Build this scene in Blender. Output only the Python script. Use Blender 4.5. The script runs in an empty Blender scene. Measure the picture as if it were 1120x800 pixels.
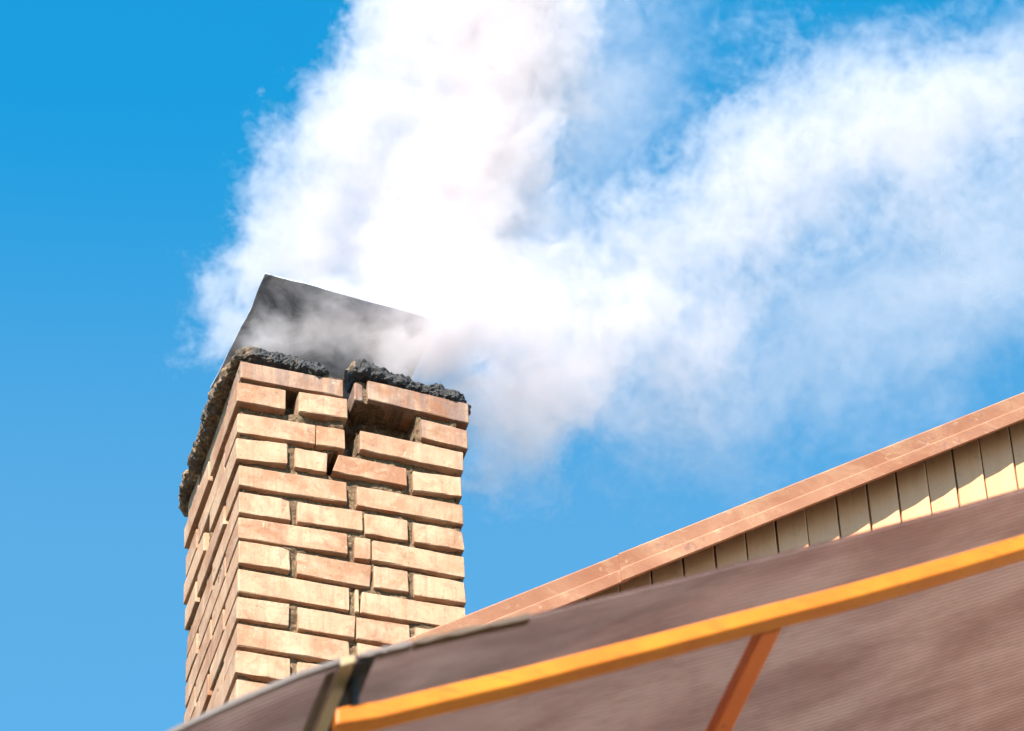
import bpy, bmesh, math, random
import numpy as np
from mathutils import Vector, Matrix

random.seed(4); np.random.seed(4)
S = bpy.context.scene
COL = S.collection

# ------------------------------------------------------------------ camera
PITCH, ROLL, FPX, TH = 0.7924, 0.0532, 5145.03, 0.3256
CAM = Vector((0, 0, 1.6))
_F = Vector((0, math.cos(PITCH), math.sin(PITCH)))
_R = Vector((1, 0, 0)); _U = _R.cross(_F)
cR = _R*math.cos(ROLL) - _U*math.sin(ROLL)
cU = _U*math.cos(ROLL) + _R*math.sin(ROLL)
cam = bpy.data.cameras.new('camera'); co = bpy.data.objects.new('camera', cam); COL.objects.link(co)
m = Matrix((cR, cU, -_F)).transposed().to_4x4(); m.translation = CAM
co.matrix_world = m
cam.sensor_width = 36; cam.lens = 36*FPX/1120; cam.clip_end = 2000; cam.clip_start = .1
cam.dof.use_dof = True; cam.dof.focus_distance = 10.45; cam.dof.aperture_fstop = 7.8
S.camera = co

# ------------------------------------------------------------------ light
uV = Vector((math.cos(TH), math.sin(TH), 0)); vV = Vector((-math.sin(TH), math.cos(TH), 0)); zV = Vector((0, 0, 1))
SUN_EL, SUN_AZ = math.radians(43), math.radians(34)
hd = (-vV)*math.cos(SUN_AZ) + (-uV)*math.sin(SUN_AZ)
sd = hd*math.cos(SUN_EL) + zV*math.sin(SUN_EL)
W = bpy.data.worlds.new('World'); S.world = W; W.use_nodes = True
wn = W.node_tree.nodes; wl = W.node_tree.links
bg = wn['Background']; sky = wn.new('ShaderNodeTexSky'); sky.sky_type = 'NISHITA'; sky.sun_disc = False
sky.sun_elevation = SUN_EL; sky.sun_rotation = math.atan2(sd.x, sd.y)
sky.air_density = 1.0; sky.dust_density = 0.3; sky.ozone_density = 1.6; sky.altitude = 200
hs = wn.new('ShaderNodeHueSaturation'); hs.inputs['Hue'].default_value = .5; hs.inputs['Saturation'].default_value = 1.22; hs.inputs['Value'].default_value = 1.0
# deeper azure with height, as in the photograph's clear winter sky
tcw = wn.new('ShaderNodeTexCoord'); sxw = wn.new('ShaderNodeSeparateXYZ'); wl.new(tcw.outputs['Generated'], sxw.inputs[0])
rw = wn.new('ShaderNodeValToRGB'); rw.color_ramp.interpolation = 'EASE'; wl.new(sxw.outputs[2], rw.inputs[0])
e_ = rw.color_ramp.elements; e_[0].position = 0.0; e_[0].color = (.85, 1.0, .95, 1); e_[1].position = .68; e_[1].color = (.98, 1.48, 1.22, 1)
k_ = e_.new(.755); k_.color = (.12, 1.30, 1.23, 1)
k_ = e_.new(1.0); k_.color = (.10, 1.2, 1.2, 1)
mw = wn.new('ShaderNodeMix'); mw.data_type = 'RGBA'; mw.blend_type = 'MULTIPLY'; mw.inputs[0].default_value = 1; mw.clamp_factor = False
wl.new(sky.outputs[0], hs.inputs['Color']); wl.new(hs.outputs[0], mw.inputs[6]); wl.new(rw.outputs[0], mw.inputs[7]); wl.new(mw.outputs[2], bg.inputs['Color']); bg.inputs['Strength'].default_value = 0.095
sl = bpy.data.lights.new('sun', 'SUN'); sl.energy = 5.0; sl.angle = math.radians(.5); sl.color = (1, .91, .78)
so = bpy.data.objects.new('sun', sl); COL.objects.link(so); so.rotation_euler = sd.to_track_quat('Z', 'Y').to_euler()
S.view_settings.view_transform = 'Standard'; S.view_settings.look = 'None'
S.view_settings.exposure = 1.55; S.view_settings.gamma = 1
cy = S.cycles
cy.use_denoising = True; cy.max_bounces = 12; cy.diffuse_bounces = 1; cy.volume_bounces = 7
cy.transparent_max_bounces = 12; cy.volume_step_rate = 3.0; cy.volume_max_steps = 400
cy.use_adaptive_sampling = True; cy.adaptive_threshold = .03; cy.adaptive_min_samples = 16

# ------------------------------------------------------------------ geometry helpers
CH = Vector((-0.609, 7.3413, 7.5128 + 1.6))          # near corner edge of the chimney, row-0 height
def ray(x, y): return (_F + cR*((x-560)/FPX) + cU*((400-y)/FPX)).normalized()
def loc(P):
    d = P - CH; return Vector((d.dot(uV), d.dot(vV), d.z))
def world(u, v, z): return CH + uV*u + vV*v + zV*z
def onv(x, y, v):
    """chimney-frame coordinates of the point seen at x, y on the vertical plane at depth v"""
    d = ray(x, y); n = vV
    t = (CH + vV*v - CAM).dot(n)/d.dot(n); return loc(CAM + d*t)
def onz(x, y, z):
    d = ray(x, y); return loc(CAM + d*((CH.z+z-CAM.z)/d.z))
FRAME = Matrix.Translation(CH) @ Matrix.Rotation(TH, 4, 'Z')

def empty(name, label, cat, base, group=None):
    o = bpy.data.objects.new(name, None); COL.objects.link(o); o.empty_display_size = .2
    o.matrix_world = FRAME @ Matrix.Translation(base); o['label'] = label; o['category'] = cat
    if group: o['group'] = group
    return o
def link(name, me, mat=None, parent=None, base=Vector((0, 0, 0))):
    """mesh given in chimney-frame coordinates"""
    o = bpy.data.objects.new(name, me); COL.objects.link(o)
    if mat: me.materials.append(mat)
    if parent:
        off = parent.get('_o', None)
        o.parent = parent
        M = FRAME.inverted() @ world_of(parent)
        o.matrix_basis = M.inverted()
    else:
        o.matrix_world = FRAME
    return o
_W = {}
def world_of(o):
    if o.name in _W: return _W[o.name]
    return (world_of(o.parent) if o.parent else Matrix()) @ o.matrix_basis
def pymesh(name, V, F, smooth=False):
    me = bpy.data.meshes.new(name); me.from_pydata([tuple(v) for v in V], [], F); me.validate(); me.update()
    bm = bmesh.new(); bm.from_mesh(me); bmesh.ops.recalc_face_normals(bm, faces=bm.faces); bm.to_mesh(me); bm.free()
    if smooth: me.shade_smooth()
    return me
def hexa(c8, bev=0.0, seg=1, cuts=0, axis=None, jit=0.0, chip=0, name='part', smooth=False):
    """c8: bottom ring of four, top ring of four"""
    bm = bmesh.new(); vs = [bm.verts.new(c) for c in c8]
    for f in ((3, 2, 1, 0), (4, 5, 6, 7), (0, 1, 5, 4), (1, 2, 6, 5), (2, 3, 7, 6), (3, 0, 4, 7)): bm.faces.new([vs[i] for i in f])
    bmesh.ops.recalc_face_normals(bm, faces=bm.faces)
    if bev: bmesh.ops.bevel(bm, geom=list(bm.edges), offset=bev, segments=seg, profile=.5, affect='EDGES', clamp_overlap=True)
    if cuts and axis is not None:
        a = Vector(axis[0]); b = Vector(axis[1])
        for k in range(1, cuts+1):
            p = a.lerp(b, (k+random.uniform(-.2, .2))/(cuts+1))
            bmesh.ops.bisect_plane(bm, geom=bm.verts[:]+bm.edges[:]+bm.faces[:], plane_co=p, plane_no=(b-a).normalized())
    if chip:
        for _ in range(chip):
            c = Vector(c8[random.choice((0, 1, 4, 5))]); R_ = random.uniform(.004, .009)
            for v in bm.verts:
                d_ = (v.co-c).length
                if d_ < R_: v.co += (Vector([sum(x[i] for x in c8)/8 for i in range(3)])-c).normalized()*(R_-d_)*.8
    if jit:
        for v in bm.verts: v.co += Vector([random.uniform(-jit, jit) for _ in range(3)])
    me = bpy.data.meshes.new(name); bm.to_mesh(me); bm.free()
    if smooth: me.shade_smooth()
    return me
def box(a, b, **k):
    (x0, y0, z0), (x1, y1, z1) = a, b
    return hexa([(x0, y0, z0), (x1, y0, z0), (x1, y1, z0), (x0, y1, z0), (x0, y0, z1), (x1, y0, z1), (x1, y1, z1), (x0, y1, z1)], **k)

def vnoise(P, seed=0):
    P = np.asarray(P, float); I = np.floor(P).astype(np.int64); f = P-I; f = f*f*(3-2*f); out = 0
    def h(i, j, k):
        n = (i*374761393 + j*668265263 + k*2147483647 + seed*974634777) & 0xffffffff
        n = ((n ^ (n >> 13))*1274126177) & 0xffffffff
        n = ((n ^ (n >> 16))*2246822519) & 0xffffffff
        return ((n ^ (n >> 15)) & 0xffff)/65535.
    for a in (0, 1):
        for b in (0, 1):
            for c in (0, 1):
                w = (f[..., 0] if a else 1-f[..., 0])*(f[..., 1] if b else 1-f[..., 1])*(f[..., 2] if c else 1-f[..., 2])
                out = out + w*h(I[..., 0]+a, I[..., 1]+b, I[..., 2]+c)
    return out
def worley(P, seed=0):
    P = np.asarray(P, float); I = np.floor(P).astype(np.int64); best = np.full(P.shape[:-1], 9.)
    for a in (-1, 0, 1):
        for b in (-1, 0, 1):
            for c in (-1, 0, 1):
                J = I+np.array([a, b, c]); q = 0
                for k in range(3):
                    n = (J[..., 0]*374761393 + J[..., 1]*668265263 + J[..., 2]*1440662683 + (seed+k*7)*974634777) & 0xffffffff
                    n = ((n ^ (n >> 13))*1274126177) & 0xffffffff; n = ((n ^ (n >> 16))*2246822519) & 0xffffffff
                    q = q + (J[..., k] + ((n >> 8) & 0xffff)/65535. - P[..., k])**2
                best = np.minimum(best, np.sqrt(q))
    return best
def fbm(P, o=4, seed=0, g=.5):
    s = 0; a = 1; t = 0; P = np.asarray(P, float)
    for k in range(o): s = s + a*vnoise(P*2**k, seed+k); t += a; a *= g
    return s/t

# ------------------------------------------------------------------ material helpers
class M:
    def __init__(s, name, rough=.7):
        s.m = bpy.data.materials.new(name); s.m.use_nodes = True; s.t = s.m.node_tree; s.n = s.t.nodes; s.l = s.t.links
        s.b = s.n['Principled BSDF']; s.b.inputs['Roughness'].default_value = rough
        s.tc = s.n.new('ShaderNodeTexCoord')
    def lk(s, a, b): s.l.new(a, b)
    def map(s, scale=(1, 1, 1), src=None):
        mp = s.n.new('ShaderNodeMapping'); mp.inputs['Scale'].default_value = scale
        s.lk(src or s.tc.outputs['Object'], mp.inputs['Vector']); return mp.outputs[0]
    def noise(s, vec, scale, detail=6, rough=.55, dist=0):
        n = s.n.new('ShaderNodeTexNoise'); n.inputs['Scale'].default_value = scale; n.inputs['Detail'].default_value = detail
        n.inputs['Roughness'].default_value = rough; n.inputs['Distortion'].default_value = dist; s.lk(vec, n.inputs['Vector']); return n.outputs['Fac']
    def ramp(s, fac, p0, p1, c0=(0, 0, 0, 1), c1=(1, 1, 1, 1)):
        r = s.n.new('ShaderNodeValToRGB'); r.color_ramp.elements[0].position = p0; r.color_ramp.elements[1].position = p1
        r.color_ramp.elements[0].color = c0; r.color_ramp.elements[1].color = c1; s.lk(fac, r.inputs[0]); return r.outputs[0]
    def mix(s, fac, a, b, mode='MIX'):
        x = s.n.new('ShaderNodeMix'); x.data_type = 'RGBA'; x.blend_type = mode
        if isinstance(fac, (int, float)): x.inputs[0].default_value = fac
        else: s.lk(fac, x.inputs[0])
        for i, c in ((6, a), (7, b)):
            if isinstance(c, tuple): x.inputs[i].default_value = (*c[:3], 1)
            else: s.lk(c, x.inputs[i])
        return x.outputs[2]
    def math(s, op, a, b=0.0, clamp=False):
        x = s.n.new('ShaderNodeMath'); x.operation = op; x.use_clamp = clamp
        for i, c in ((0, a), (1, b)):
            if isinstance(c, (int, float)): x.inputs[i].default_value = c
            else: s.lk(c, x.inputs[i])
        return x.outputs[0]
    def col(s, c):
        if isinstance(c, tuple): s.b.inputs['Base Color'].default_value = (*c[:3], 1)
        else: s.lk(c, s.b.inputs['Base Color'])
    def bump(s, h, strength=.4, dist=.004):
        b = s.n.new('ShaderNodeBump'); b.inputs['Strength'].default_value = strength; b.inputs['Distance'].default_value = dist
        s.lk(h, b.inputs['Height']); s.lk(b.outputs[0], s.b.inputs['Normal'])
    def objattr(s, name):
        a = s.n.new('ShaderNodeAttribute'); a.attribute_type = 'OBJECT'; a.attribute_name = name; return a.outputs['Fac']
    def rnd(s):
        o = s.n.new('ShaderNodeObjectInfo'); return o.outputs['Random']
    def offvec(s, vec):
        r = s.rnd(); v = s.n.new('ShaderNodeVectorMath'); v.operation = 'SCALE'; v.inputs[0].default_value = (17.3, 31.1, 23.7); s.lk(r, v.inputs['Scale'])
        a = s.n.new('ShaderNodeVectorMath'); a.operation = 'ADD'; s.lk(vec, a.inputs[0]); s.lk(v.outputs[0], a.inputs[1]); return a.outputs[0]

# brick
b = M('brick_clay', .8)
v0 = b.offvec(b.tc.outputs['Object'])
base = b.mix(b.rnd(), (.262, .116, .056), (.385, .220, .130))
big = b.noise(v0, 9, 5, .62, .5)
base = b.mix(b.ramp(big, .40, .64), base, (.43, .280, .180))
base = b.mix(b.math('MULTIPLY', b.ramp(b.noise(v0, 15, 6, .7, .8), .52, .70), .55), base, (.19, .072, .034))
bloom = b.ramp(b.noise(v0, 22, 6, .65, 1.2), .54, .68)
base = b.mix(b.math('MULTIPLY', bloom, .6), base, (0.409, 0.292, 0.205))
red = b.ramp(b.noise(b.map((1, 1, 1), v0), 34, 6, .7, 1.5), .60, .70)
base = b.mix(b.math('MULTIPLY', red, .7), base, (0.246, 0.105, 0.064))
streak = b.ramp(b.noise(b.map((46, 46, 3.2), v0), 1.6, 4, .6), .50, .72)
base = b.mix(b.math('MULTIPLY', streak, .5), base, (0.251, 0.122, 0.076))
soot = b.objattr('soot')
sst = b.noise(b.map((40, 40, 5), v0), 1.3, 5, .6)
sm = b.math('MULTIPLY', b.ramp(b.math('ADD', sst, b.math('MULTIPLY', soot, .35)), .52, .84), soot, True)
base = b.mix(b.math('MULTIPLY', sm, .85), base, (.085, .062, .072))
base = b.mix(b.math('MULTIPLY', soot, b.ramp(b.noise(v0, 16, 5), .5, .68)), base, (0.210, 0.076, 0.021))
lime = b.math('MULTIPLY', b.ramp(b.noise(v0, 48, 7, .75, .8), .60, .68), b.ramp(b.noise(v0, 6, 3), .46, .60))
base = b.mix(b.math('MULTIPLY', lime, .8), base, (.52, .40, .29))
grime = b.math('MULTIPLY', b.ramp(b.noise(v0, 70, 7, .8, .5), .60, .68), b.ramp(b.noise(b.map((1.3, 1.3, 1), v0), 11, 4), .50, .62))
base = b.mix(b.math('MULTIPLY', grime, .75), base, (.085, .045, .030))
pit = b.ramp(b.noise(v0, 150, 4, .7), .62, .72)
base = b.mix(b.math('MULTIPLY', pit, .35), base, (0.146, 0.064, 0.035))
b.col(base)
hh = b.math('ADD', b.math('MULTIPLY', b.noise(v0, 120, 6, .7), .5), b.math('MULTIPLY', b.noise(b.map((120, 120, 8), v0), 1.5, 3), .35))
hh = b.math('SUBTRACT', b.math('ADD', hh, b.math('MULTIPLY', b.noise(v0, 18, 4), .8)), b.math('MULTIPLY', pit, .5))
b.bump(hh, .6, .004)
MAT_BRICK = b.m
# mortar
b = M('mortar_sand', .95); v0 = b.tc.outputs['Object']
g1 = b.noise(v0, 160, 5, .8); base = b.mix(b.ramp(g1, .4, .62), (.085, .050, .028), (.27, .175, .095))
base = b.mix(b.ramp(b.noise(v0, 14, 4), .5, .65), base, (.13, .075, .040))
sx = b.n.new('ShaderNodeSeparateXYZ'); b.lk(v0, sx.inputs[0])
zz = b.math('ADD', sx.outputs[2], b.math('MULTIPLY', b.noise(v0, 8), .12))
MORTAR_TOPMASK = b.ramp(zz, 0.02, 0.14)       # sooty towards the mouth
base = b.mix(b.math('MULTIPLY', MORTAR_TOPMASK, .85), base, (0.029, 0.017, 0.017))
sepa = b.n.new('ShaderNodeAttribute'); sepa.attribute_name = 'rust_shade'
base = b.mix(b.math('MULTIPLY', sepa.outputs['Fac'], b.ramp(b.noise(v0, 30, 4), .35, .6)), base, (0.076, 0.026, 0.008))  # rust-brown mortar, darkened so the cavity's shade sits in the colour
b.col(base); b.bump(g1, 1, .006); MAT_MORTAR = b.m
# crown crust
b = M('tar_crust', .62); v0 = b.tc.outputs['Object']
n1 = b.noise(v0, 120, 6, .75); n2 = b.noise(v0, 12, 5, .6)
at = b.n.new('ShaderNodeAttribute'); at.attribute_name = 'sand'
msk = b.ramp(b.math('ADD', b.math('MULTIPLY', at.outputs['Fac'], .30), b.math('MULTIPLY', n2, .7)), .54, .76)
dark = b.mix(b.ramp(n1, .45, .7), (0.013, 0.013, 0.017), (0.050, 0.047, 0.053))
sand = b.mix(b.ramp(n1, .42, .62), (.10, .050, .022), (.42, .27, .135))
b.col(b.mix(msk, dark, sand)); b.bump(n1, .9, .006); MAT_CRUST = b.m
# soot lining
b = M('soot_lining', .95); b.col(b.mix(b.noise(b.tc.outputs['Object'], 20), (0.007, 0.006, 0.006), (0.029, 0.021, 0.017))); MAT_SOOT = b.m
# smoke-stained sheet metal
b = M('stained_sheet_metal', .55); v0 = b.tc.outputs['Object']
b.col(b.mix(b.ramp(b.noise(v0, 9, 7, .65, 1.6), .38, .62), (.15, .17, .225), (.42, .45, .52)))
b.b.inputs['Metallic'].default_value = .0; b.bump(b.noise(v0, 14, 3), .2, .01); MAT_METAL = b.m
# painted flashing
b = M('painted_flashing', .6); v0 = b.tc.outputs['Object']; b.b.inputs['Specular IOR Level'].default_value = .25
base = b.mix(b.ramp(b.noise(v0, 5, 6, .65, .6), .38, .64), (.245, .098, .052), (.31, .150, .088))
tan = b.ramp(b.noise(b.map((1, 1, 1.6), v0), 7, 7, .72, 1.0), .50, .66)
base = b.mix(b.math('MULTIPLY', tan, .6), base, (.36, .215, .125))
fl = b.noise(b.map((1, 1, 1.6), v0), 26, 7, .7, 1.0)
base = b.mix(b.math('MULTIPLY', b.ramp(fl, .58, .66), .6), base, (.42, .27, .17))
patch = b.ramp(b.noise(v0, 3.0, 3), .50, .62)
base = b.mix(b.math('MULTIPLY', b.ramp(b.noise(v0, 50, 6, .75, 1.2), .53, .60), patch), base, (.225, .105, .075))
dr = b.ramp(b.noise(v0, 120, 5, .7), .55, .72); base = b.mix(b.math('MULTIPLY', dr, .45), base, (.19, .075, .045))
b.col(base); b.bump(b.noise(v0, 60, 6), .35, .002); MAT_FLASH = b.m
# cream siding
b = M('cream_siding', .42); v0 = b.offvec(b.tc.outputs['Object'])
base = b.mix(b.noise(b.map((60, 60, 1.2), v0), 2, 5, .6), (.68, .285, .125), (.74, .36, .19))
base = b.mix(b.math('MULTIPLY', b.ramp(b.noise(v0, 30, 6, .7), .56, .72), .35), base, (.25, .14, .06))
b.col(base); b.bump(b.noise(b.map((90, 90, 2), v0), 1.5, 4), .15, .002); MAT_SIDE = b.m
# orange paint
b = M('orange_painted_steel', .5); v0 = b.tc.outputs['Object']; b.b.inputs['Specular IOR Level'].default_value = .3
base = b.mix(b.ramp(b.noise(v0, 9, 5, .6), .35, .7), (.50, .130, .004), (.58, .195, .006))
base = b.mix(b.math('MULTIPLY', b.ramp(b.noise(b.map((1, 8, 6), v0), 14, 6, .7), .55, .68), .6), base, (.33, .07, .008))
base = b.mix(b.ramp(b.noise(v0, 60, 6, .75), .66, .72), base, (.09, .03, .015))
b.col(base); b.bump(b.noise(v0, 90, 5), .2, .001); MAT_ORANGE = b.m
b = M('red_oxide_orange_steel', .5); v0 = b.tc.outputs['Object']; b.b.inputs['Specular IOR Level'].default_value = .3
base = b.mix(b.noise(v0, 9, 5), (.56, .105, .012), (.64, .140, .016))
b.col(b.mix(b.ramp(b.noise(v0, 40, 6, .75), .62, .70), base, (.10, .03, .015))); MAT_ORANGE2 = b.m
# polycarbonate
def poly(name, c0, c1, tr, tc_):
    b = M(name, .3); v0 = b.tc.outputs['Object']
    blotch = b.noise(b.map((.55, 1.9, 1), v0), 4.2, 6, .62, .5)
    c = b.mix(b.ramp(blotch, .38, .60), c0, c1)  # broad paler and darker blotches over the sheet
    gr = b.noise(b.map((1, 6, 1), v0), 30, 5); c = b.mix(b.math('MULTIPLY', b.ramp(gr, .5, .75), .3), c, (.12, .08, .06))
    sy = b.n.new('ShaderNodeSeparateXYZ'); b.lk(v0, sy.inputs[0])
    wv = b.math('PINGPONG', b.math('ADD', b.math('MULTIPLY', sy.outputs[1], 1/.0105), b.math('MULTIPLY', b.noise(v0, 3), .25)), .5)
    c = b.mix(b.ramp(wv, .10, .40), b.mix(.80, c, (.09, .045, .04)), c)  # shading of the flute walls painted in as dark stripes
    b.col(c)
    tl = b.n.new('ShaderNodeBsdfTranslucent'); b.lk(c, tl.inputs[0])
    tp = b.n.new('ShaderNodeBsdfTransparent'); tp.inputs[0].default_value = (*tc_, 1)
    m1 = b.n.new('ShaderNodeMixShader'); m1.inputs[0].default_value = .6; b.lk(b.b.outputs[0], m1.inputs[1]); b.lk(tl.outputs[0], m1.inputs[2])
    m2 = b.n.new('ShaderNodeMixShader'); m2.inputs[0].default_value = tr; b.lk(m1.outputs[0], m2.inputs[1]); b.lk(tp.outputs[0], m2.inputs[2])
    b.lk(m2.outputs[0], b.n['Material Output'].inputs['Surface']); return b.m
MAT_POLY = poly('bronze_polycarbonate', (.32, .27, .27), (.52, .465, .45), .22, (.80, .64, .62))
MAT_WEB = poly('polycarbonate_flute_wall', (.10, .055, .05), (.22, .14, .12), .25, (.7, .5, .42))
b = M('yellowed_plastic', .45); b.col(b.mix(b.noise(b.tc.outputs['Object'], 20, 5), (.30, .20, .10), (.46, .34, .21))); MAT_PROF = b.m
b = M('near_black', .85); b.col(b.mix(b.noise(b.tc.outputs['Object'], 40, 5), (.012, .014, .02), (.05, .045, .045))); MAT_BLACK = b.m
b = M('dark_brown', .8); b.col(b.mix(b.noise(b.tc.outputs['Object'], 30, 6, .7), (.05, .032, .022), (.15, .10, .07))); MAT_BROWN = b.m
b = M('grey_edge_trim', .6); b.col(b.mix(b.noise(b.tc.outputs['Object'], 12, 5), (.09, .07, .065), (.20, .16, .15))); MAT_TRIM = b.m
b = M('roof_metal', .6); b.col(b.mix(b.noise(b.tc.outputs['Object'], 6), (.045, .035, .03), (.08, .06, .05))); MAT_ROOF = b.m
b = M('house_plaster', .85); b.col(b.mix(b.noise(b.tc.outputs['Object'], 8, 5), (.55, .48, .38), (.62, .55, .45))); MAT_PLASTER = b.m
b = M('dry_grass_ground', .95); v0 = b.tc.outputs['Object']
b.col(b.mix(b.ramp(b.noise(v0, .6, 8, .7), .4, .6), (.035, .04, .02), (.075, .065, .045))); b.bump(b.noise(v0, 12, 6), .6, .05); MAT_GROUND = b.m

# ------------------------------------------------------------------ ground
gm = pymesh('ground', [(-600, -600, 0), (600, -600, 0), (600, 600, 0), (-600, 600, 0)], [(0, 1, 2, 3)])
go = bpy.data.objects.new('ground', gm); COL.objects.link(go); gm.materials.append(MAT_GROUND); go['kind'] = 'structure'

# ------------------------------------------------------------------ house with the gable
GV = -0.42                                     # depth of the fascia's outer face
def rake(x): return 673 - (x-510.5)*.3985
pa, pb = onv(510.5, rake(510.5), GV), onv(1120, rake(1120), GV)
SL = (pb.z-pa.z)/(pb.x-pa.x)                   # rise of the rake per metre of u
def rz(u): return pa.z + (u-pa.x)*SL
GROUND = -CH.z
U_EAVE, U_RIDGE = -1.35, 3.1
BV = GV + .044
house = empty('house', 'cream sided house gable with a sloping salmon pink roof edge, right of the brick chimney', 'house', Vector((U_RIDGE, BV, GROUND)))
kink = loc(CAM + ray(676, 608)*1).x
ks = onv(676, rake(676), GV).x
FH = .083
def rakepiece(u0, u1, v0_, v1_, dz0, dz1, bev=.002, **k):
    return hexa([(u0, v0_, rz(u0)+dz0), (u1, v0_, rz(u1)+dz0), (u1, v1_, rz(u1)+dz0), (u0, v1_, rz(u0)+dz0),
                 (u0, v0_, rz(u0)+dz1), (u1, v0_, rz(u1)+dz1), (u1, v1_, rz(u1)+dz1), (u0, v1_, rz(u0)+dz1)], bev=bev, **k)
def flashing(u0, u1, dv):
    # folded sheet profile: upper leaf, a small fold, lower leaf slightly proud
    prof = [(.02, .0), (.0, .0), (-.002, -.004), (.002, -.043), (-.006, -.047), (-.008, -.051), (-.007, -FH), (-.002, -FH-.002), (.0, -FH+.004), (.004, -.05), (.012, -.045), (.02, -.01)]
    n = max(2, int((u1-u0)/.06)); V = []; F = []
    for i in range(n+1):
        u = u0+(u1-u0)*i/n; w = (vnoise(np.array([[u*3, 1.5, dv*100]]))[0]-.5)*.004
        for (a, c) in prof: V.append((u, GV+a+dv+w, rz(u)+c+w*.6))
    k = len(prof)
    for i in range(n):
        for j in range(k): F.append((i*k+j, i*k+(j+1) % k, (i+1)*k+(j+1) % k, (i+1)*k+j))
    F.append(tuple(range(k))); F.append(tuple(range(n*k, n*k+k)))
    return pymesh('fascia_flashing', V, F)
o = link('fascia_flashing', flashing(U_EAVE-.1, ks+.02, 0), MAT_FLASH, house)
o = link('fascia_flashing', flashing(ks-.0, U_RIDGE, -.004), MAT_FLASH, house)
link('rake_board', rakepiece(U_EAVE-.1, U_RIDGE, GV+.022, BV+.1, -.034, -.006), MAT_FLASH, house)
link('roof', rakepiece(U_EAVE-.15, U_RIDGE, GV+.028, 6.0, -.005, -.001), MAT_ROOF, house)
# far slope of the roof
zr = rz(U_RIDGE)
V = [(U_RIDGE, GV, zr-.03), (U_RIDGE+4.4, GV, zr-.03-4.4*SL), (U_RIDGE+4.4, 6, zr-.03-4.4*SL), (U_RIDGE, 6, zr-.03)]
link('roof', hexa(V+[(a, b_, c+.06) for a, b_, c in V]), MAT_ROOF, house)
# vertical lapped boards, each tilted so that its right edge stands proud
jx = [814.3, 847, 880, 914, 947, 978.6, 1010.9, 1040.6, 1070, 1103]
ju = [onv(x, rake(x)+28, BV).x for x in jx]
pit_ = (ju[-1]-ju[0])/9
js = list(ju)
while js[0] > U_EAVE+.2: js.insert(0, js[0]-pit_)
while js[-1] < U_RIDGE+4.0: js.append(js[-1]+pit_)
for a, c in zip(js[:-1], js[1:]):
    zt = lambda u: (rz(u) if u <= U_RIDGE else zr-(u-U_RIDGE)*SL)-.036
    zb = -3.2
    ve, vp = BV, BV-.006
    j1 = random.uniform(-.003, .003)
    pr = [(a+.003, ve+j1), (a+.5*(c-a), (ve+vp)/2+.0015+j1), (c-.006, vp+j1), (c-.003, vp+.002+j1), (c-.003, BV+.012), (a+.003, BV+.012)]
    V = [(p, q, zb) for p, q in pr]+[(p, q, zt(p)) for p, q in pr]
    F = [tuple(range(5, -1, -1)), tuple(range(6, 12))]+[(i, (i+1) % 6, (i+1) % 6+6, i+6) for i in range(6)]
    link('board', pymesh('board', V, F), MAT_SIDE, house)
link('wall', box((U_EAVE+.2, BV+.014, GROUND), (U_RIDGE+4.0, 5.8, -3.1)), MAT_PLASTER, house)
V0 = [(U_EAVE+.2, BV+.0145), (U_RIDGE+4.0, BV+.0145), (U_RIDGE+4.0, 5.8), (U_EAVE+.2, 5.8)]
gz = lambda u: (rz(u) if u <= U_RIDGE else zr-(u-U_RIDGE)*SL)-.04
V = []; 
for vv in (BV+.0145, 5.8):
    V += [(U_EAVE+.2, vv, -3.1), (U_RIDGE+4.0, vv, -3.1), (U_RIDGE+4.0, vv, gz(U_RIDGE+4.0)), (U_RIDGE, vv, gz(U_RIDGE)), (U_EAVE+.2, vv, gz(U_EAVE+.2))]
link('attic_wall', pymesh('attic_wall', V, [(0, 1, 2, 3, 4), (9, 8, 7, 6, 5)]+[(i, (i+1) % 5, (i+1) % 5+5, i+5) for i in (0, 1, 4)]), MAT_PLASTER, house)

# ------------------------------------------------------------------ chimney
WU, DV = .51, .485
Z_BOT = -2.35
chim = empty('brick_chimney', 'cracked square brick chimney with a tarry crumbling rim, smoking, left of the pink roof edge', 'chimney', Vector((WU/2, DV/2, Z_BOT)))
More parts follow.
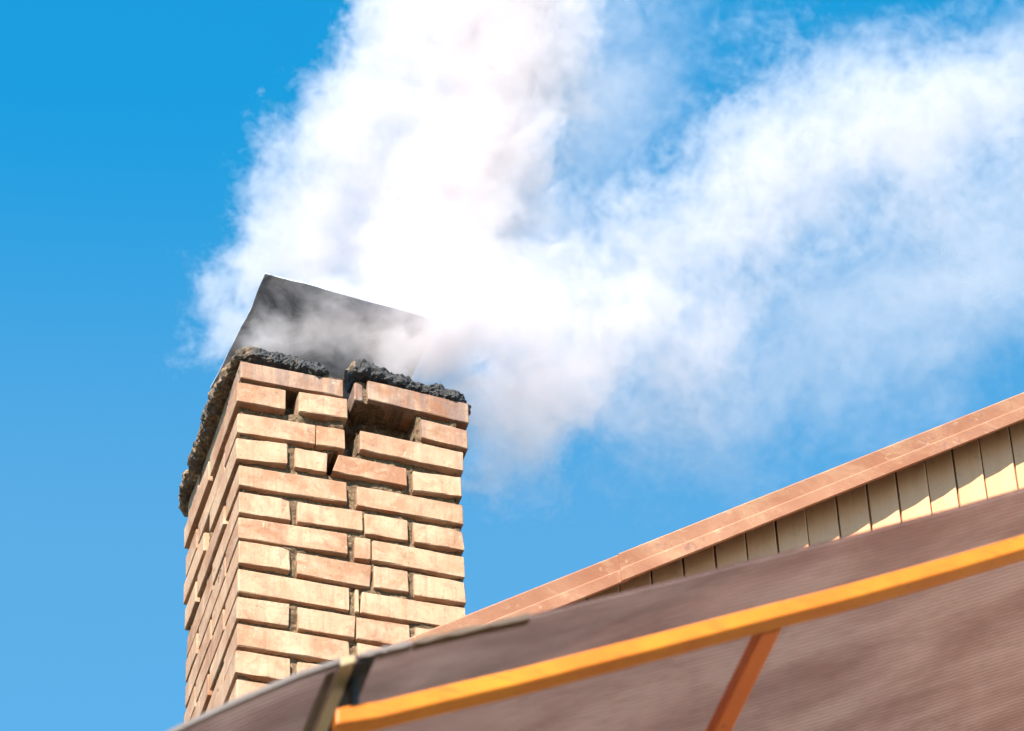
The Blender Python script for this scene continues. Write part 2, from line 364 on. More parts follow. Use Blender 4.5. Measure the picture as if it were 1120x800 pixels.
# front bricks: row, xl, yl, xr, yr (bottom edge in the view), height, kind, soot, proud(mm)
FB = [
 (1, 263.2, 412.5, 375.7, 433.5, 0.0518, 's', .7, 0), (1, 388.7, 435.6, 398.5, 437.5, 0.0555, 'b', .9, -6), (1, 402.2, 437.0, 513.2, 463.2, 0.0611, 'e', .72, 0),
 (2, 258.0, 441.0, 312.0, 450.0, 0.0611, 'c', .12, 6), (2, 326.2, 451.5, 379.5, 459.7, 0.0611, 'b', .2, 6), (2, 460.7, 479.0, 511.7, 491.7, 0.0583, 'f', .6, 2),
 (3, 259.5, 472.5, 345.3, 486.2, 0.0601, 's', .05, 0), (3, 346.4, 486.3, 377.8, 491.2, 0.0601, 'b', .1, 0), (3, 393.7, 493.0, 506.9, 517.0, 0.0592, 'e', .3, 4),
 (4, 258.1, 502.5, 314.4, 508.7, 0.0629, 'c', 0, 2), (4, 323.1, 510.0, 358.7, 516.2, 0.0583, 'b', 0, 0), (4, 363.0, 516.0, 445.0, 532.5, 0.0555, 'n', .1, 2), (4, 452.2, 536.2, 505.6, 543.0, 0.0592, 'f', .1, 0),
 (5, 261.2, 530.6, 380.0, 549.4, 0.0611, 's', 0, 0), (5, 390.6, 552.5, 506.9, 574.0, 0.0592, 'e', .08, 1),
 (6, 261.2, 560.6, 318.1, 569.4, 0.0620, 'c', 0, 0), (6, 325.6, 570.6, 396.9, 580.8, 0.0592, 'b', 0, 0), (6, 399.4, 583.7, 446.2, 591.2, 0.0611, 'b', 0, 0), (6, 453.1, 593.0, 508.0, 602.0, 0.0592, 'f', 0, 0),
 (7, 261.2, 587.5, 381.0, 606.2, 0.0620, 's', 0, 0), (7, 388.7, 610.0, 406.2, 612.2, 0.0620, 'b', 0, 0), (7, 407.6, 612.9, 508.7, 631.9, 0.0611, 'e', 0, 0),
 (8, 261.0, 615.6, 317.5, 624.4, 0.0648, 'c', 0, 0), (8, 325.0, 628.0, 407.0, 642.2, 0.0638, 'b', 0, 0), (8, 409.4, 642.5, 446.9, 648.0, 0.0629, 'b', 0, 0), (8, 453.7, 651.0, 510.0, 660.0, 0.0629, 'f', 0, 0),
 (9, 260.6, 646.2, 382.5, 666.9, 0.0648, 's', 0, 0), (9, 388.7, 669.2, 393.0, 670.0, 0.0648, 'b', 0, 0), (9, 394.4, 670.0, 510.0, 688.2, 0.0620, 'e', 0, 0),
 (10, 258.9, 676.0, 317.5, 684.4, 0.0629, 'c', 0, 0), (10, 325.6, 687.3, 389.6, 698.0, 0.0629, 'b', 0, 0), (10, 390.8, 698.6, 448.7, 707.5, 0.0629, 'b', 0, 0), (10, 455.0, 709.5, 511.5, 718.0, 0.0629, 'f', 0, 0),
 (11, 259.4, 705.6, 383.7, 725.0, 0.0629, 's', 0, 0), (11, 391.5, 727.0, 512.0, 747.0, 0.0629, 'e', 0, 0),
 (12, 257.5, 735.6, 317.5, 745.0, 0.0629, 'c', 0, 0), (12, 324.4, 747.0, 447.0, 767.0, 0.0629, 'b', 0, 0), (12, 455.0, 769.0, 512.5, 778.0, 0.0629, 'f', 0, 0),
]
rowz = {}
def brick(c8, sootv=0.0, cuts=3, axis=None, bev=.0024):
    o = link('brick', hexa(c8, bev=bev, seg=2, cuts=cuts, axis=axis, jit=.0007, chip=random.choice((0, 1, 1, 2)), name='brick'), MAT_BRICK, chim)
    o['soot'] = float(sootv); return o
P_ = .0782
rightz = {}
for (r, xl, yl, xr, yr, h, kind, st, pr) in FB:
    a = onv(xl, yl, 0); c = onv(xr, yr, 0)
    f = -pr/1000 + random.uniform(-.0015, .0015)
    if kind in 'sc': rowz[r] = (a.z, a.x)
    if kind in 'ef': rightz[r] = (c.z, c.x, h)
    dep = {'s': .118, 'b': .118, 'n': .118, 'e': .118, 'c': .24, 'f': .24}[kind]
    u0, u1 = a.x, c.x
    hl = h; 
    sk = .0
    if kind == 'n': sk = .016
    if (r, kind) == (9, 'e'): sk = .004
    c8 = [(u0, f, a.z), (u1, f, c.z), (u1, dep, c.z), (u0, dep, a.z), (u0+sk, f, a.z+hl), (u1, f, c.z+hl), (u1, dep, c.z+hl), (u0+sk, dep, a.z+hl)]
    if r <= 5: st = max(st, .22 - .03*r)
    brick(c8, st, cuts=4, axis=((u0, 0, 0), (u1, 0, 0)))
for r in range(13, 31):
    z = rowz[12][0] - P_*(r-12); x0 = rowz[11 if r % 2 else 12][1]
    rowz[r] = (z, x0); rightz[r] = (z, WU, .0615)
    segs = [(0, .243), (.256, WU)] if r % 2 else [(0, .115), (.128, .382), (.395, WU)]
    for i, (a, c) in enumerate(segs):
        dep = .118 if (r % 2 or i == 1) else .24
        f = random.uniform(-.0015, .0015)
        brick([(a, f, z), (c, f, z), (c, dep, z), (a, dep, z), (a, f, z+.0615), (c, f, z+.0615), (c, dep, z+.0615), (a, dep, z+.0615)], 0, 3, ((a, 0, 0), (c, 0, 0)))
HOLE_L = (3, )                                        # left face has a missing piece high up
for r in range(1, 31):
    z, xo = rowz[r]; h = .0615
    odd = r % 2 == 1
    segs = [(.128, .372), (.385, DV)] if odd else [(.253, DV)]
    for i, (a, c) in enumerate(segs):                 # left face
        f = xo + random.uniform(-.003, .003)
        if r == 4: a = .30
        st = .5 if r == 1 else 0
        brick([(f, a, z), (f+.118, a, z), (f+.118, c, z), (f, c, z), (f, a, z+h), (f+.118, a, z+h), (f+.118, c, z+h), (f, c, z+h)], st, 2, ((0, a, 0), (0, c, 0)))
    zq, xr_, _ = rightz[r]
    for a, c in segs:                                 # right face
        f = xr_ + random.uniform(-.003, .003)
        brick([(f-.118, a, zq), (f, a, zq), (f, c, zq), (f-.118, c, zq), (f-.118, a, zq+h), (f, a, zq+h), (f, c, zq+h), (f-.118, c, zq+h)], .2 if r < 3 else 0, 2, ((0, a, 0), (0, c, 0)))
    bs = [(.128, .38)] if odd else [(.128, .25), (.262, .384)]
    for a, c in bs:                                   # back face
        f = DV + random.uniform(-.002, .002)
        brick([(a, f-.118, z), (c, f-.118, z), (c, f, z), (a, f, z), (a, f-.118, z+h), (c, f-.118, z+h), (c, f, z+h), (a, f, z+h)], 0, 2, ((a, 0, 0), (c, 0, 0)))
ZT = rowz[1][0] + .058                                 # top of the first course at the near corner

# mortar: rough sheets recessed behind the brick faces, deep where the crack has lost it
def inpoly(x, y, poly):
    ins = np.zeros(x.shape, bool); n = len(poly)
    for i in range(n):
        x1, y1 = poly[i]; x2, y2 = poly[(i+1) % n]
        c = ((y1 > y) != (y2 > y)) & (x < (x2-x1)*(y-y1)/(y2-y1+1e-12)+x1); ins ^= c
    return ins
def fpoly(pts): return [(p.x, p.z) for p in (onv(x, y, 0) for x, y in pts)]
crack = fpoly([(374, 380), (389, 380), (389, 436), (456, 449), (453, 482), (392, 470), (391, 494), (370, 501), (366, 516), (359.5, 514), (358, 494), (377, 489), (378, 440)])
hole2 = fpoly([(311, 424), (327, 424), (327, 450), (311, 450)])
ledge = fpoly([(381, 436), (456, 449), (456, 462), (381, 450)])
step = .0042
def sheet(kind):
    L = WU if kind in ('front', 'back') else DV
    zt = ZT + (.005 if kind == 'front' else .0); zb = Z_BOT
    a = np.arange(.006, L-.006+step/2, step); zfine = np.arange(zt, -1.15, -step); z = np.concatenate([zfine, np.arange(zfine[-1]-.03, zb, -.03)])
    A, Z = np.meshgrid(a, z)
    Pn = np.stack([A, Z, A*0+{'front': 1., 'left': 7., 'right': 13., 'back': 19.}[kind]], -1)
    d = .0120 + (fbm(Pn*95, 3, 3)-.5)*.009 + (fbm(Pn*22, 3, 9)-.5)*.016
    d = np.maximum(d, .0035); rust_shade = A*0
    if kind == 'front':
        w = (fbm(Pn*60, 3, 5)-.5)*.012
        c = inpoly(A+w, Z+w, crack); d = np.where(c, .098+w, d)
        hh_ = inpoly(A+w*.3, Z+w*.3, hole2); d = np.where(hh_, .06, d)
        l = inpoly(A+w, Z+w, ledge); d = np.where(l, .07+(fbm(Pn*60, 4, 2)-.5)*.035, d); rust_shade = (l | (inpoly(A+w*2, Z+.02, ledge))).astype(float)
        # the right half of the wall has sunk a little: follow it at the top
    if kind == 'left':
        z4 = rowz[4][0]
        c = (A > .245) & (A < .30) & (Z > z4-.004) & (Z < z4+.072); d = np.where(c, .075, d)
    if kind == 'front': X, Y = A, d
    elif kind == 'left': X, Y = d - .002, A
    elif kind == 'right': X, Y = WU-d, A
    else: X, Y = A, DV-d
    nz, na = A.shape; V = np.stack([X, Y, Z], -1).reshape(-1, 3)
    idx = np.arange(nz*na).reshape(nz, na)
    F = np.stack([idx[:-1, :-1], idx[:-1, 1:], idx[1:, 1:], idx[1:, :-1]], -1).reshape(-1, 4)
    me = bpy.data.meshes.new('mortar'); me.from_pydata(V.tolist(), [], F.tolist())
    at = me.attributes.new('rust_shade', 'FLOAT', 'POINT'); at.data.foreach_set('value', rust_shade.reshape(-1).astype(np.float32))
    me.update(); o = link('mortar', me, MAT_MORTAR, chim); o['kind'] = 'stuff'
for k in ('front', 'left', 'right', 'back'): sheet(k)
# flue lining (inside of the shaft) and the sooty bricks seen inside the broken front
def ring(n0, n1, z0, z1, name, mat):
    V = []
    for (o_, zz_) in ((n0, z0), (n1, z0), (n1, z1), (n0, z1)):
        V += [(o_, o_, zz_), (WU-o_, o_, zz_), (WU-o_, DV-o_, zz_), (o_, DV-o_, zz_)]
    F = [(k*4+i, k*4+(i+1) % 4, ((k+1) % 4)*4+(i+1) % 4, ((k+1) % 4)*4+i) for k in range(4) for i in range(4)]
    return link(name, pymesh(name, V, F), mat, chim)
ring(.112, .124, Z_BOT, ZT+.01, 'flue_lining', MAT_SOOT)

# crown crust: lumpy tar and mortar rim in two pieces, parted by the crack
def crust(path, ends, ry=.040, rzz=.022, seed=1, sand=lambda p: 1.0):
    P = [np.array(p, float) for p in path]; pts = []
    for a, c in zip(P[:-1], P[1:]):
        n = max(1, int(np.linalg.norm(c-a)/.003))
        pts += [a+(c-a)*t/n for t in range(n)]
    pts.append(P[-1]); pts = np.array(pts)
    k = 7; ker = np.ones(2*k+1)/(2*k+1)
    sm = np.stack([np.convolve(np.pad(pts[:, i], k, mode='edge'), ker, 'valid') for i in range(3)], -1); sm[0] = pts[0]; sm[-1] = pts[-1]
    T = np.gradient(sm, axis=0); T[:, 2] = 0; T /= np.linalg.norm(T, axis=1)[:, None]
    N = np.stack([T[:, 1], -T[:, 0], T[:, 0]*0], -1)
    ns = 56; ang = np.linspace(0, 2*np.pi, ns, endpoint=False)
    cs, sn = np.cos(ang), np.sin(ang); e = .62
    ox = np.sign(cs)*np.abs(cs)**e*ry; oz = np.sign(sn)*np.abs(sn)**e*rzz
    s = np.linspace(0, 1, len(sm)); L = len(sm)*.003
    env = np.minimum(1, np.sqrt(np.clip(np.minimum(s*L/ends[0] if ends[0] else 9, (1-s)*L/ends[1] if ends[1] else 9), 0, 1)))
    env = np.clip(env, .05, 1)
    V = sm[:, None, :] + N[:, None, :]*(ox[None, :]*(.55+.45*env[:, None]))[..., None] + np.array([0, 0, 1.])*(oz[None, :]*env[:, None])[..., None]
    nd = V - sm[:, None, :]; nd /= np.linalg.norm(nd, axis=-1)[..., None]+1e-9
    f1 = fbm(V*28, 3, seed)-.5; f0 = fbm(V*11, 2, seed+50)-.5; f2 = .5-worley(V*62, seed+9); f3 = .5-worley(V*125, seed+19); f4 = vnoise(V*330, seed+4)-.5
    V = V + nd*(f0*.034 + f1*.024 + f2*.007 + f3*.006 + f4*.004)[..., None]
    n, q = V.shape[:2]; idx = np.arange(n*q).reshape(n, q); nx = np.roll(idx, -1, 1)
    F = np.stack([idx[:-1], nx[:-1], nx[1:], idx[1:]], -1).reshape(-1, 4).tolist()
    F.append(idx[0, ::-1].tolist()); F.append(idx[-1].tolist())
    me = bpy.data.meshes.new('crown'); Vf = V.reshape(-1, 3); me.from_pydata(Vf.tolist(), [], F)
    at = me.attributes.new('sand', 'FLOAT', 'POINT'); at.data.foreach_set('value', np.array([sand(p) for p in Vf], dtype=np.float32))
    me.update(); bm = bmesh.new(); bm.from_mesh(me); bmesh.ops.recalc_face_normals(bm, faces=bm.faces); bm.to_mesh(me); bm.free()
    link('crown', me, MAT_CRUST, chim)
cz = ZT + .018
zA0 = onv(263, 398, 0).z; 
xA, xB = onv(361, 405, 0).x, onv(378, 405, 0).x
zC1 = onv(350, 398, 0).z-.012; zB0 = onv(392, 404, 0).z; zB1 = onv(518, 434, 0).z
zL = onv(275, 384, 0).z
lim = .024
def sandA(p): return 1.0 if p[0] < .03 else max(0., .8-(p[0]-.03)*6)
crust([(xA, .036, zC1-.006), (.10, .036, zL-.006), (.020, .030, zL-.004), (.020, .2, zL-.004), (.018, DV+.01, zL-.010), (.3, DV-.03, zL)], (.03, 0), sand=sandA, seed=2)
crust([(xB+.004, .036, zB0), (xB+.06, .030, zB0-.004), (WU+.004, .026, zB1-.012), (WU+.002, DV-.03, zB1-.010), (.3, DV-.03, zL-.004)], (.022, 0), seed=31, sand=lambda p: (.65 if p[0] < xB+.02 else .12) if p[0] < WU-.02 else .5)

# rain cap: flat stained plate on four straps
PZ = ZT + .32
pc = onz(291, 301, PZ)
ya = math.radians(5.0)
pu = Vector((math.cos(ya), math.sin(ya), 0)); pv = Vector((-math.sin(ya), math.cos(ya), 0))
PL, PD = .43, .39
q = [pc, pc+pu*PL, pc+pu*PL+pv*PD, pc+pv*PD]
NP = 14; V = []; F = []
for dz in (0, .004):
    for j in range(NP+1):
        for i in range(NP+1):
            a, c = i/NP, j/NP; x = pc+pu*PL*a+pv*PD*c
            w = (vnoise(np.array([[a*3.1, c*3.3, 4.]]))[0]-.5)*.010 + (vnoise(np.array([[a*9, c*9, 8.]]))[0]-.5)*.003 - .010*max(0, a-.75)*max(0, .4-c)*8
            e1 = (vnoise(np.array([[a*7, 2., 1.]]))[0]-.5)*.004*(j == 0); e2 = (vnoise(np.array([[c*7, 5., 1.]]))[0]-.5)*.004*(i == 0)
            V.append((x.x+e2, x.y+e1, x.z+w+dz))
o_ = (NP+1)**2
for j in range(NP):
    for i in range(NP):
        k = j*(NP+1)+i; F += [(k, k+1, k+NP+2, k+NP+1), (o_+k, o_+k+NP+1, o_+k+NP+2, o_+k+1)]
ring_ = [i for i in range(NP)]+[(NP+1)*j+NP for j in range(NP)]+[(NP+1)*NP+i for i in range(NP, 0, -1)]+[(NP+1)*j for j in range(NP, 0, -1)]
F += [(ring_[i], ring_[(i+1) % len(ring_)], o_+ring_[(i+1) % len(ring_)], o_+ring_[i]) for i in range(len(ring_))]
cap = link('rain_cap', pymesh('rain_cap', V, F), MAT_METAL, chim)
_up = world_of(cap)
for (a, c, ub, vb) in ((.10, .93, .07, .43), (.93, .93, .45, .43), (.93, .45, .46, .20)):
    t = pc+pu*PL*a+pv*PD*c; bq = Vector((ub, vb, ZT+.02))
    w = .012
    o = bpy.data.objects.new('leg', hexa([(bq.x-w, bq.y-.002, bq.z), (bq.x+w, bq.y-.002, bq.z), (bq.x+w, bq.y+.002, bq.z), (bq.x-w, bq.y+.002, bq.z),
                  (t.x-w, t.y-.002, PZ), (t.x+w, t.y-.002, PZ), (t.x+w, t.y+.002, PZ), (t.x-w, t.y+.002, PZ)]))
    COL.objects.link(o); o.data.materials.append(MAT_METAL); o.parent = cap

# ------------------------------------------------------------------ canopy in front
CP = CAM + ray(700, 648)*7.0; CV = loc(CP).y              # depth of the canopy's front edge
canopy = empty('canopy', 'brown ribbed plastic canopy on an orange tube frame, blurred across the bottom corner', 'canopy', Vector((loc(CP).x, CV+1, GROUND)))
edgeL = [(-140, 1010), (60, 873), (180, 806), (240, 777.5), (320, 742.5), (372, 725)]
edgeR = [(386, 721), (440, 707.5), (520, 689), (581, 675.5), (644, 659.5), (720, 641), (820, 615.5), (930, 588.5), (1040, 559), (1120, 536), (1300, 484), (1700, 370)]
def curve(pts):
    c = [onv(x, y, CV) for x, y in pts]; us = np.array([p.x for p in c]); zs = np.array([p.z for p in c])
    uu = np.linspace(us[0], us[-1], max(4, int((us[-1]-us[0])/.05))); zz_ = np.interp(uu, us, zs)
    return uu, zz_
back = BV - .02 - CV
def panel(pts):
    uu, zz_ = curve(pts); n = len(uu); T = .0055
    def strip(v0, v1, dz0, dz1):
        V = [(u, CV+v0, z+dz0) for u, z in zip(uu, zz_)]+[(u, CV+v1, z+dz1) for u, z in zip(uu, zz_)]
        return V, [(i, i+1, n+i+1, n+i) for i in range(n-1)]
    V, F = strip(0, back, 0, 0); V2, F2 = strip(0, back, T, T)
    F = F+[tuple(len(V)+i for i in f) for f in F2]; V = V+V2
    me = bpy.data.meshes.new('sheet'); me.from_pydata(V, [], F); me.update()
    sh = link('polycarbonate_sheet', me, MAT_POLY, canopy)
    V = []; F = []
    k = int(back/.0105)
    for i in range(k+1):
        a = i*.0105; V2, F2 = strip(a, a+.0002, .0004, T-.0004); F += [tuple(len(V)+j for j in f) for f in F2]; V += V2
    me = bpy.data.meshes.new('flute'); me.from_pydata(V, [], F); me.update()
    fo = bpy.data.objects.new('flute', me); COL.objects.link(fo); me.materials.append(MAT_WEB); fo.parent = sh; fo['kind'] = 'stuff'
    if pts is edgeR:
        us = [onv(x, 700, CV).x for x in (392, 450, 580, 640)]
        for (a, c, mt) in ((us[0], us[1], MAT_TRIM), (us[1]+.004, us[2], MAT_BROWN)):
            ss = np.linspace(a, c, 12); zs_ = np.interp(ss, uu, zz_); V = []; F = []
            for q_, (u, z) in enumerate(zip(ss, zs_)):
                w = random.uniform(-.0015, .002); V += [(u, CV-.004, z-.003-w), (u, CV+.012, z-.003), (u, CV+.012, z+.005+w), (u, CV-.004, z+.005+w)]
            for q_ in range(11): F += [(q_*4+j, q_*4+(j+1) % 4, q_*4+4+(j+1) % 4, q_*4+4+j) for j in range(4)]
            F += [(0, 1, 2, 3), (44, 45, 46, 47)]
            link('edge_trim', pymesh('edge_trim', V, F), mt, canopy)
        return uu, zz_
    # front edge trim
    V = []; F = []
    sec = [(-.003, -.002), (-.003, T+.002), (.008, T+.002), (.008, T+.0005), (-.001, T+.0005), (-.001, -.0008), (.005, -.0008), (.005, -.002)]
    for u, z in zip(uu, zz_): V += [(u, CV+a, z+c) for a, c in sec]
    m_ = len(sec)
    for i in range(n-1): F += [(i*m_+j, i*m_+(j+1) % m_, (i+1)*m_+(j+1) % m_, (i+1)*m_+j) for j in range(m_)]
    link('edge_trim', pymesh('edge_trim', V, F), MAT_TRIM, canopy)
    return uu, zz_
uL, zLs = panel(edgeL); uR, zRs = panel(edgeR)
RV = .034; DROP = .066
def ribbon(uu, zz_, v0, v1, t0, t1, name, mat, capit=True):
    V = []; F = []
    for u, z in zip(uu, zz_): V += [(u, CV+v0, z-t0), (u, CV+v1, z-t0), (u, CV+v1, z-t1), (u, CV+v0, z-t1)]
    for i in range(len(uu)-1): F += [(i*4+j, i*4+(j+1) % 4, i*4+4+(j+1) % 4, i*4+4+j) for j in range(4)]
    F += [(0, 1, 2, 3), tuple((len(uu)-1)*4+j for j in range(4))]
    me = pymesh(name, V, F); bm = bmesh.new(); bm.from_mesh(me)
    ed = [e for e in bm.edges if len(e.link_faces) == 2 and e.calc_face_angle(0) > 1.0]
    bmesh.ops.bevel(bm, geom=ed, offset=.003, segments=2, affect='EDGES', profile=.5); bm.to_mesh(me); bm.free()
    return link(name, me, mat, canopy)
ru0 = onv(368, 794, CV+RV).x
sel = uR > ru0+.03
uu = np.concatenate([[ru0], uR[sel]]); zz_ = np.concatenate([[np.interp(ru0, uR, zRs)], zRs[sel]])
ribbon(uu, zz_, RV, RV+.032, DROP, DROP+.032, 'arch_tube', MAT_ORANGE)
ribbon(uR, zRs, back-.06, back-.02, DROP, DROP+.04, 'arch_tube', MAT_ORANGE)
# dark hanger plates between the tube and the sheet
def hanger(u, w=.02, v0_=RV+.002, v1_=RV+.03):
    z = float(np.interp(u, uR, zRs))
    link('hanger', box((u-w/2, CV+v0_, z-DROP-.004), (u+w/2, CV+v1_, z-.001), bev=.002), MAT_BLACK, canopy)
hanger(ru0+.03, .010); hanger(uR[-1]-.1)
for u in (ru0+.5, ru0+1.2, uR[-1]-.12):
    z = float(np.interp(u, uR, zRs)); link('hanger', box((u-.01, CV+back-.05, z-DROP-.002), (u+.01, CV+back-.03, z-.001), bev=.001), MAT_BLACK, canopy)
# purlin running back to the wall
def purlin(u, w=.034):
    z = float(np.interp(u, uR, zRs)); sl_ = (np.interp(u+.1, uR, zRs)-z)/.1
    a, c = u-w/2, u+w/2; za, zc = z-sl_*w/2-DROP, z+sl_*w/2-DROP
    v0_, v1_ = CV+RV+.032, CV+back-.06
    link('purlin', hexa([(a, v0_, za-.034), (c, v0_, zc-.034), (c, v1_, zc-.034), (a, v1_, za-.034), (a, v0_, za), (c, v0_, zc), (c, v1_, zc), (a, v1_, za)], bev=.003, seg=2), MAT_ORANGE2, canopy)
pu0 = onv(846, 706, CV+RV+.03).x
for k in (-1.0, 0, 1.0, 2.0):
    if pu0+k*.95 > ru0 and pu0+k*.95 < uR[-1]: purlin(pu0+k*.95)
# joint profile and dark strips along its sides
def strip_v(x0, x1, drop0, drop1, name, mat, v0_=0.0):
    u0, u1 = onv(x0, 722, CV).x, onv(x1, 722, CV).x
    allu = np.concatenate([uL, uR]); allz = np.concatenate([zLs, zRs])
    z0, z1 = np.interp(u0, allu, allz), np.interp(u1, allu, allz)
    a, c = CV+v0_, CV+back
    link(name, hexa([(u0, a, z0-drop1), (u1, a, z1-drop1), (u1, c, z1-drop1), (u0, c, z0-drop1), (u0, a, z0-drop0), (u1, a, z1-drop0), (u1, c, z1-drop0), (u0, c, z0-drop0)], bev=.001), mat, canopy)
strip_v(372, 388, -.006, .010, 'joint_profile', MAT_PROF, -.004)
strip_v(359, 370, .0025, .005, 'dark_strip', MAT_BROWN, .012)  # brown strip standing in for the shadow left of the profile
strip_v(389.5, 411, .0025, .008, 'dark_strip', MAT_BLACK, .004)  # near-black strip right of the profile

# ------------------------------------------------------------------ smoke
#SMOKE
b = bpy.data.materials.new('wood_smoke'); b.use_nodes = True; nt = b.node_tree; nt.nodes.clear()
pvn = nt.nodes.new('ShaderNodeVolumePrincipled'); mo = nt.nodes.new('ShaderNodeOutputMaterial'); nt.links.new(pvn.outputs[0], mo.inputs['Volume'])
pvn.inputs['Color'].default_value = (.765, .72, .745, 1); pvn.inputs['Density'].default_value = 1.0
pvn.inputs['Density Attribute'].default_value = 'density'; pvn.inputs['Anisotropy'].default_value = .15
MAT_SMOKE = b
VOX = .0044
ng = bpy.data.node_groups.new('smoke_volume', 'GeometryNodeTree')
ng.interface.new_socket('Geometry', in_out='INPUT', socket_type='NodeSocketGeometry'); ng.interface.new_socket('Geometry', in_out='OUTPUT', socket_type='NodeSocketGeometry')
N = ng.nodes; L = ng.links; gout = N.new('NodeGroupOutput')
def gm_(op, a, b_=0.0, c_=None, clamp=False):
    x = N.new('ShaderNodeMath'); x.operation = op; x.use_clamp = clamp
    for i, c in enumerate((a, b_, c_)):
        if c is None: continue
        if isinstance(c, (int, float)): x.inputs[i].default_value = c
        else: L.new(c, x.inputs[i])
    return x.outputs[0]
def vm(op, a, b_=None, sc=None):
    x = N.new('ShaderNodeVectorMath'); x.operation = op
    for i, c in enumerate((a, b_)):
        if c is None: continue
        if isinstance(c, (tuple, Vector)): x.inputs[i].default_value = tuple(c)
        else: L.new(c, x.inputs[i])
    if sc is not None:
        if isinstance(sc, (int, float)): x.inputs['Scale'].default_value = sc
        else: L.new(sc, x.inputs['Scale'])
    return x.outputs['Value'] if op in ('LENGTH', 'DOT_PRODUCT', 'DISTANCE') else x.outputs['Vector']
def gnoise(vec, scale, detail, rough=.5, out='Fac', lac=2.0, dist=0.0):
    n = N.new('ShaderNodeTexNoise'); n.noise_dimensions = '3D'; L.new(vec, n.inputs['Vector'])
    n.inputs['Scale'].default_value = scale; n.inputs['Detail'].default_value = detail; n.inputs['Roughness'].default_value = rough
    n.inputs['Lacunarity'].default_value = lac; n.inputs['Distortion'].default_value = dist; return n.outputs[out]
pos = N.new('GeometryNodeInputPosition').outputs[0]
w1 = vm('SCALE', vm('SUBTRACT', gnoise(pos, 3.2, 1.5, .5, 'Color'), (.5, .5, .5)), sc=.17)
p1 = vm('ADD', pos, w1)
w2 = vm('SCALE', vm('SUBTRACT', gnoise(p1, 10, 2.0, .5, 'Color'), (.5, .5, .5)), sc=.085)
p2 = vm('ADD', p1, w2)
w3 = vm('SCALE', vm('SUBTRACT', gnoise(p2, 32, 2.0, .5, 'Color'), (.5, .5, .5)), sc=.030)
p3 = vm('ADD', p2, w3)
def capsule(a, r1, c, r2):
    ba = c-a; pa_ = vm('SUBTRACT', p2, a)
    h = gm_('DIVIDE', vm('DOT_PRODUCT', pa_, ba), ba.dot(ba), clamp=True)
    d = vm('LENGTH', vm('SUBTRACT', pa_, vm('SCALE', ba, sc=h)))
    return gm_('SUBTRACT', d, gm_('MULTIPLY_ADD', h, r2-r1, r1))
lo = Vector((9, 9, 9)); hi = -lo
def union(chains, k=.05):
    global lo, hi
    cur = None
    for ch in chains:
        P = [(onv(x, y, v), r) for x, y, v, r in ch]
        for p, r in P:
            for i in range(3): lo[i] = min(lo[i], p[i]-r-.08); hi[i] = max(hi[i], p[i]+r+.08)
        for (a, r1), (c, r2) in zip(P[:-1], P[1:]):
            s = capsule(a, r1, c, r2)
            cur = s if cur is None else gm_('SMOOTH_MIN', cur, s, k)
    return cur
sA = union([
 [(390, 368, .34, .06), (430, 335, .42, .14), (465, 280, .48, .21), (500, 170, .50, .22), (540, 50, .52, .225), (575, -80, .55, .24)],
 [(252, 338, .44, .045), (300, 285, .52, .10), (370, 225, .55, .17)],
 [(250, 345, .44, .045), (252, 385, .34, .022)],
 [(350, 185, .52, .12), (420, 110, .52, .14), (475, 30, .52, .155), (510, -60, .55, .17)],
], .07)
sF = union([[(425, 335, .40, .06), (475, 260, .46, .12), (520, 130, .5, .14), (552, 10, .52, .15), (570, -70, .54, .16)], [(330, 290, .5, .05), (450, 250, .5, .10)]])
sB = union([
 [(455, 375, .10, .07), (505, 370, .14, .12), (560, 375, .30, .13), (640, 338, .42, .145), (760, 268, .44, .18), (880, 160, .46, .215), (1000, 130, .48, .21), (1180, 90, .5, .27)],
 [(552, 455, .40, .10), (630, 395, .42, .18), (740, 345, .44, .17)],
], .06)
sC = union([
 [(600, 440, .45, .13), (760, 425, .50, .20), (900, 370, .50, .24), (1020, 300, .50, .26), (1180, 240, .5, .28)],
 [(560, 300, .45, .16), (620, 180, .5, .20), (680, 60, .5, .20), (720, -50, .5, .18)],
 [(900, 60, .6, .10), (1000, 10, .6, .20), (1180, -40, .6, .25)],
], .08)
sD = union([[(270, 375, .10, .06), (380, 368, .12, .11), (460, 370, .10, .14)], [(300, 350, .16, .06), (350, 325, .20, .08)]])
sE = union([[(474, 372, .02, .08), (520, 352, .08, .11), (590, 345, .2, .07)], [(420, 325, .40, .10), (520, 300, .25, .12)]])
sH = union([[(517, 512, .26, .05), (540, 462, .22, .11), (585, 418, .22, .125), (650, 372, .28, .11), (720, 325, .34, .08)]])
sG = union([[(452, 378, .0, .07), (500, 358, -.02, .11), (560, 345, .06, .09)]])
fine = gnoise(p3, 9.0, 6.0, .70)
mid = gnoise(p2, 4.2, 3.0, .55)
crk = gm_('SUBTRACT', gnoise(p3, 27.0, 4.0, .66), .5)
f0 = gm_('MULTIPLY', gm_('SUBTRACT', fine, .5), 2.0); m0 = gm_('SUBTRACT', mid, .5)
eroA = gm_('ADD', f0, gm_('ADD', gm_('MULTIPLY', m0, .3), gm_('MULTIPLY', crk, .8))); eroB = gm_('ADD', gm_('ADD', gm_('MULTIPLY', f0, 1.0), gm_('MULTIPLY', crk, 1.3)), gm_('MULTIPLY', m0, 1.4))
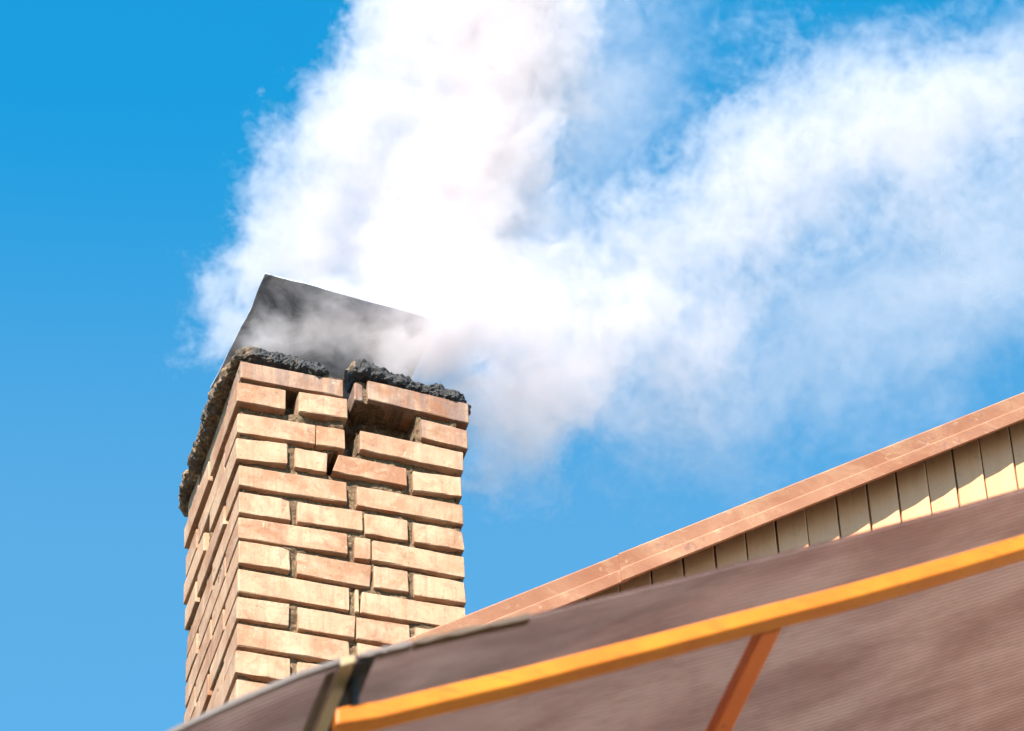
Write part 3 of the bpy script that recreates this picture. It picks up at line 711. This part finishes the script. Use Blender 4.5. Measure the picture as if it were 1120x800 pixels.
def layer(s, soft, amp, rho, off=0.0, pw=1.6, ero=None, skin=0.0, sw=.12):
    t = gm_('DIVIDE', gm_('MULTIPLY', s, -1.0), soft)
    inside = gm_('GREATER_THAN', t, -amp*.8)
    q = gm_('ADD', gm_('ADD', t, gm_('MULTIPLY', ero, amp)), off)
    k = gm_('MULTIPLY', gm_('DIVIDE', q, sw, clamp=True), skin)
    q = gm_('MINIMUM', gm_('MAXIMUM', q, 0.0), 1.0)
    return gm_('MULTIPLY', gm_('ADD', gm_('MULTIPLY', gm_('POWER', q, pw), rho), k), inside)
dA = gm_('ADD', layer(sA, .21, 1.05, 6.0, .08, 2.0, eroA, 2.6, .03), layer(sF, .12, .9, 18.0, .05, 1.8, eroA))
dB = layer(sB, .22, 1.6, 2.6, .02, 2.4, eroB, 1.3, .035)
dC = layer(sC, .26, 1.6, .9, .02, 1.3, eroB, .40, .06)
dD = layer(sD, .10, 1.4, 12.0, .04, 1.6, eroA, 1.2, .1)
dG = layer(sG, .09, 1.1, 10.0, .05, 1.5, eroA, 1.5, .05)
dH = layer(sH, .14, 1.4, 4.5, .06, 1.8, eroB, 2.4, .035)
dE = layer(sE, .15, 1.4, 5.0, .05, 1.8, eroB, 1.8, .05)
dens = gm_('ADD', gm_('MAXIMUM', dA, gm_('MAXIMUM', dB, dH)), gm_('ADD', dC, gm_('MAXIMUM', gm_('MAXIMUM', dD, dG), dE)))
# nothing below the rim of the chimney inside its walls
vc = N.new('GeometryNodeVolumeCube'); L.new(dens, vc.inputs['Density'])
lo.z = max(lo.z, -.25); hi.x = onv(1128, 250, .85).x; hi.z = onv(560, -25, .55).z; print('ZZ', onv(560,0,.5), onv(1120,0,.5), onv(1120,0,.8))
vc.inputs['Min'].default_value = lo; vc.inputs['Max'].default_value = hi
for i, ax in enumerate('XYZ'): vc.inputs['Resolution '+ax].default_value = int((hi[i]-lo[i])/VOX)
print('SMOKE', tuple(lo), tuple(hi), [int((hi[i]-lo[i])/VOX) for i in range(3)])
sm_ = N.new('GeometryNodeSetMaterial'); sm_.inputs['Material'].default_value = MAT_SMOKE
L.new(vc.outputs[0], sm_.inputs[0]); L.new(sm_.outputs[0], gout.inputs[0])
me = bpy.data.meshes.new('smoke'); me.materials.append(MAT_SMOKE)
smoke = bpy.data.objects.new('smoke', me); COL.objects.link(smoke); smoke.matrix_world = FRAME
smoke['kind'] = 'stuff'; smoke['label'] = 'thick white smoke pouring from the chimney and drifting to the upper right'; smoke['category'] = 'smoke'
md = smoke.modifiers.new('smoke_volume', 'NODES'); md.node_group = ng
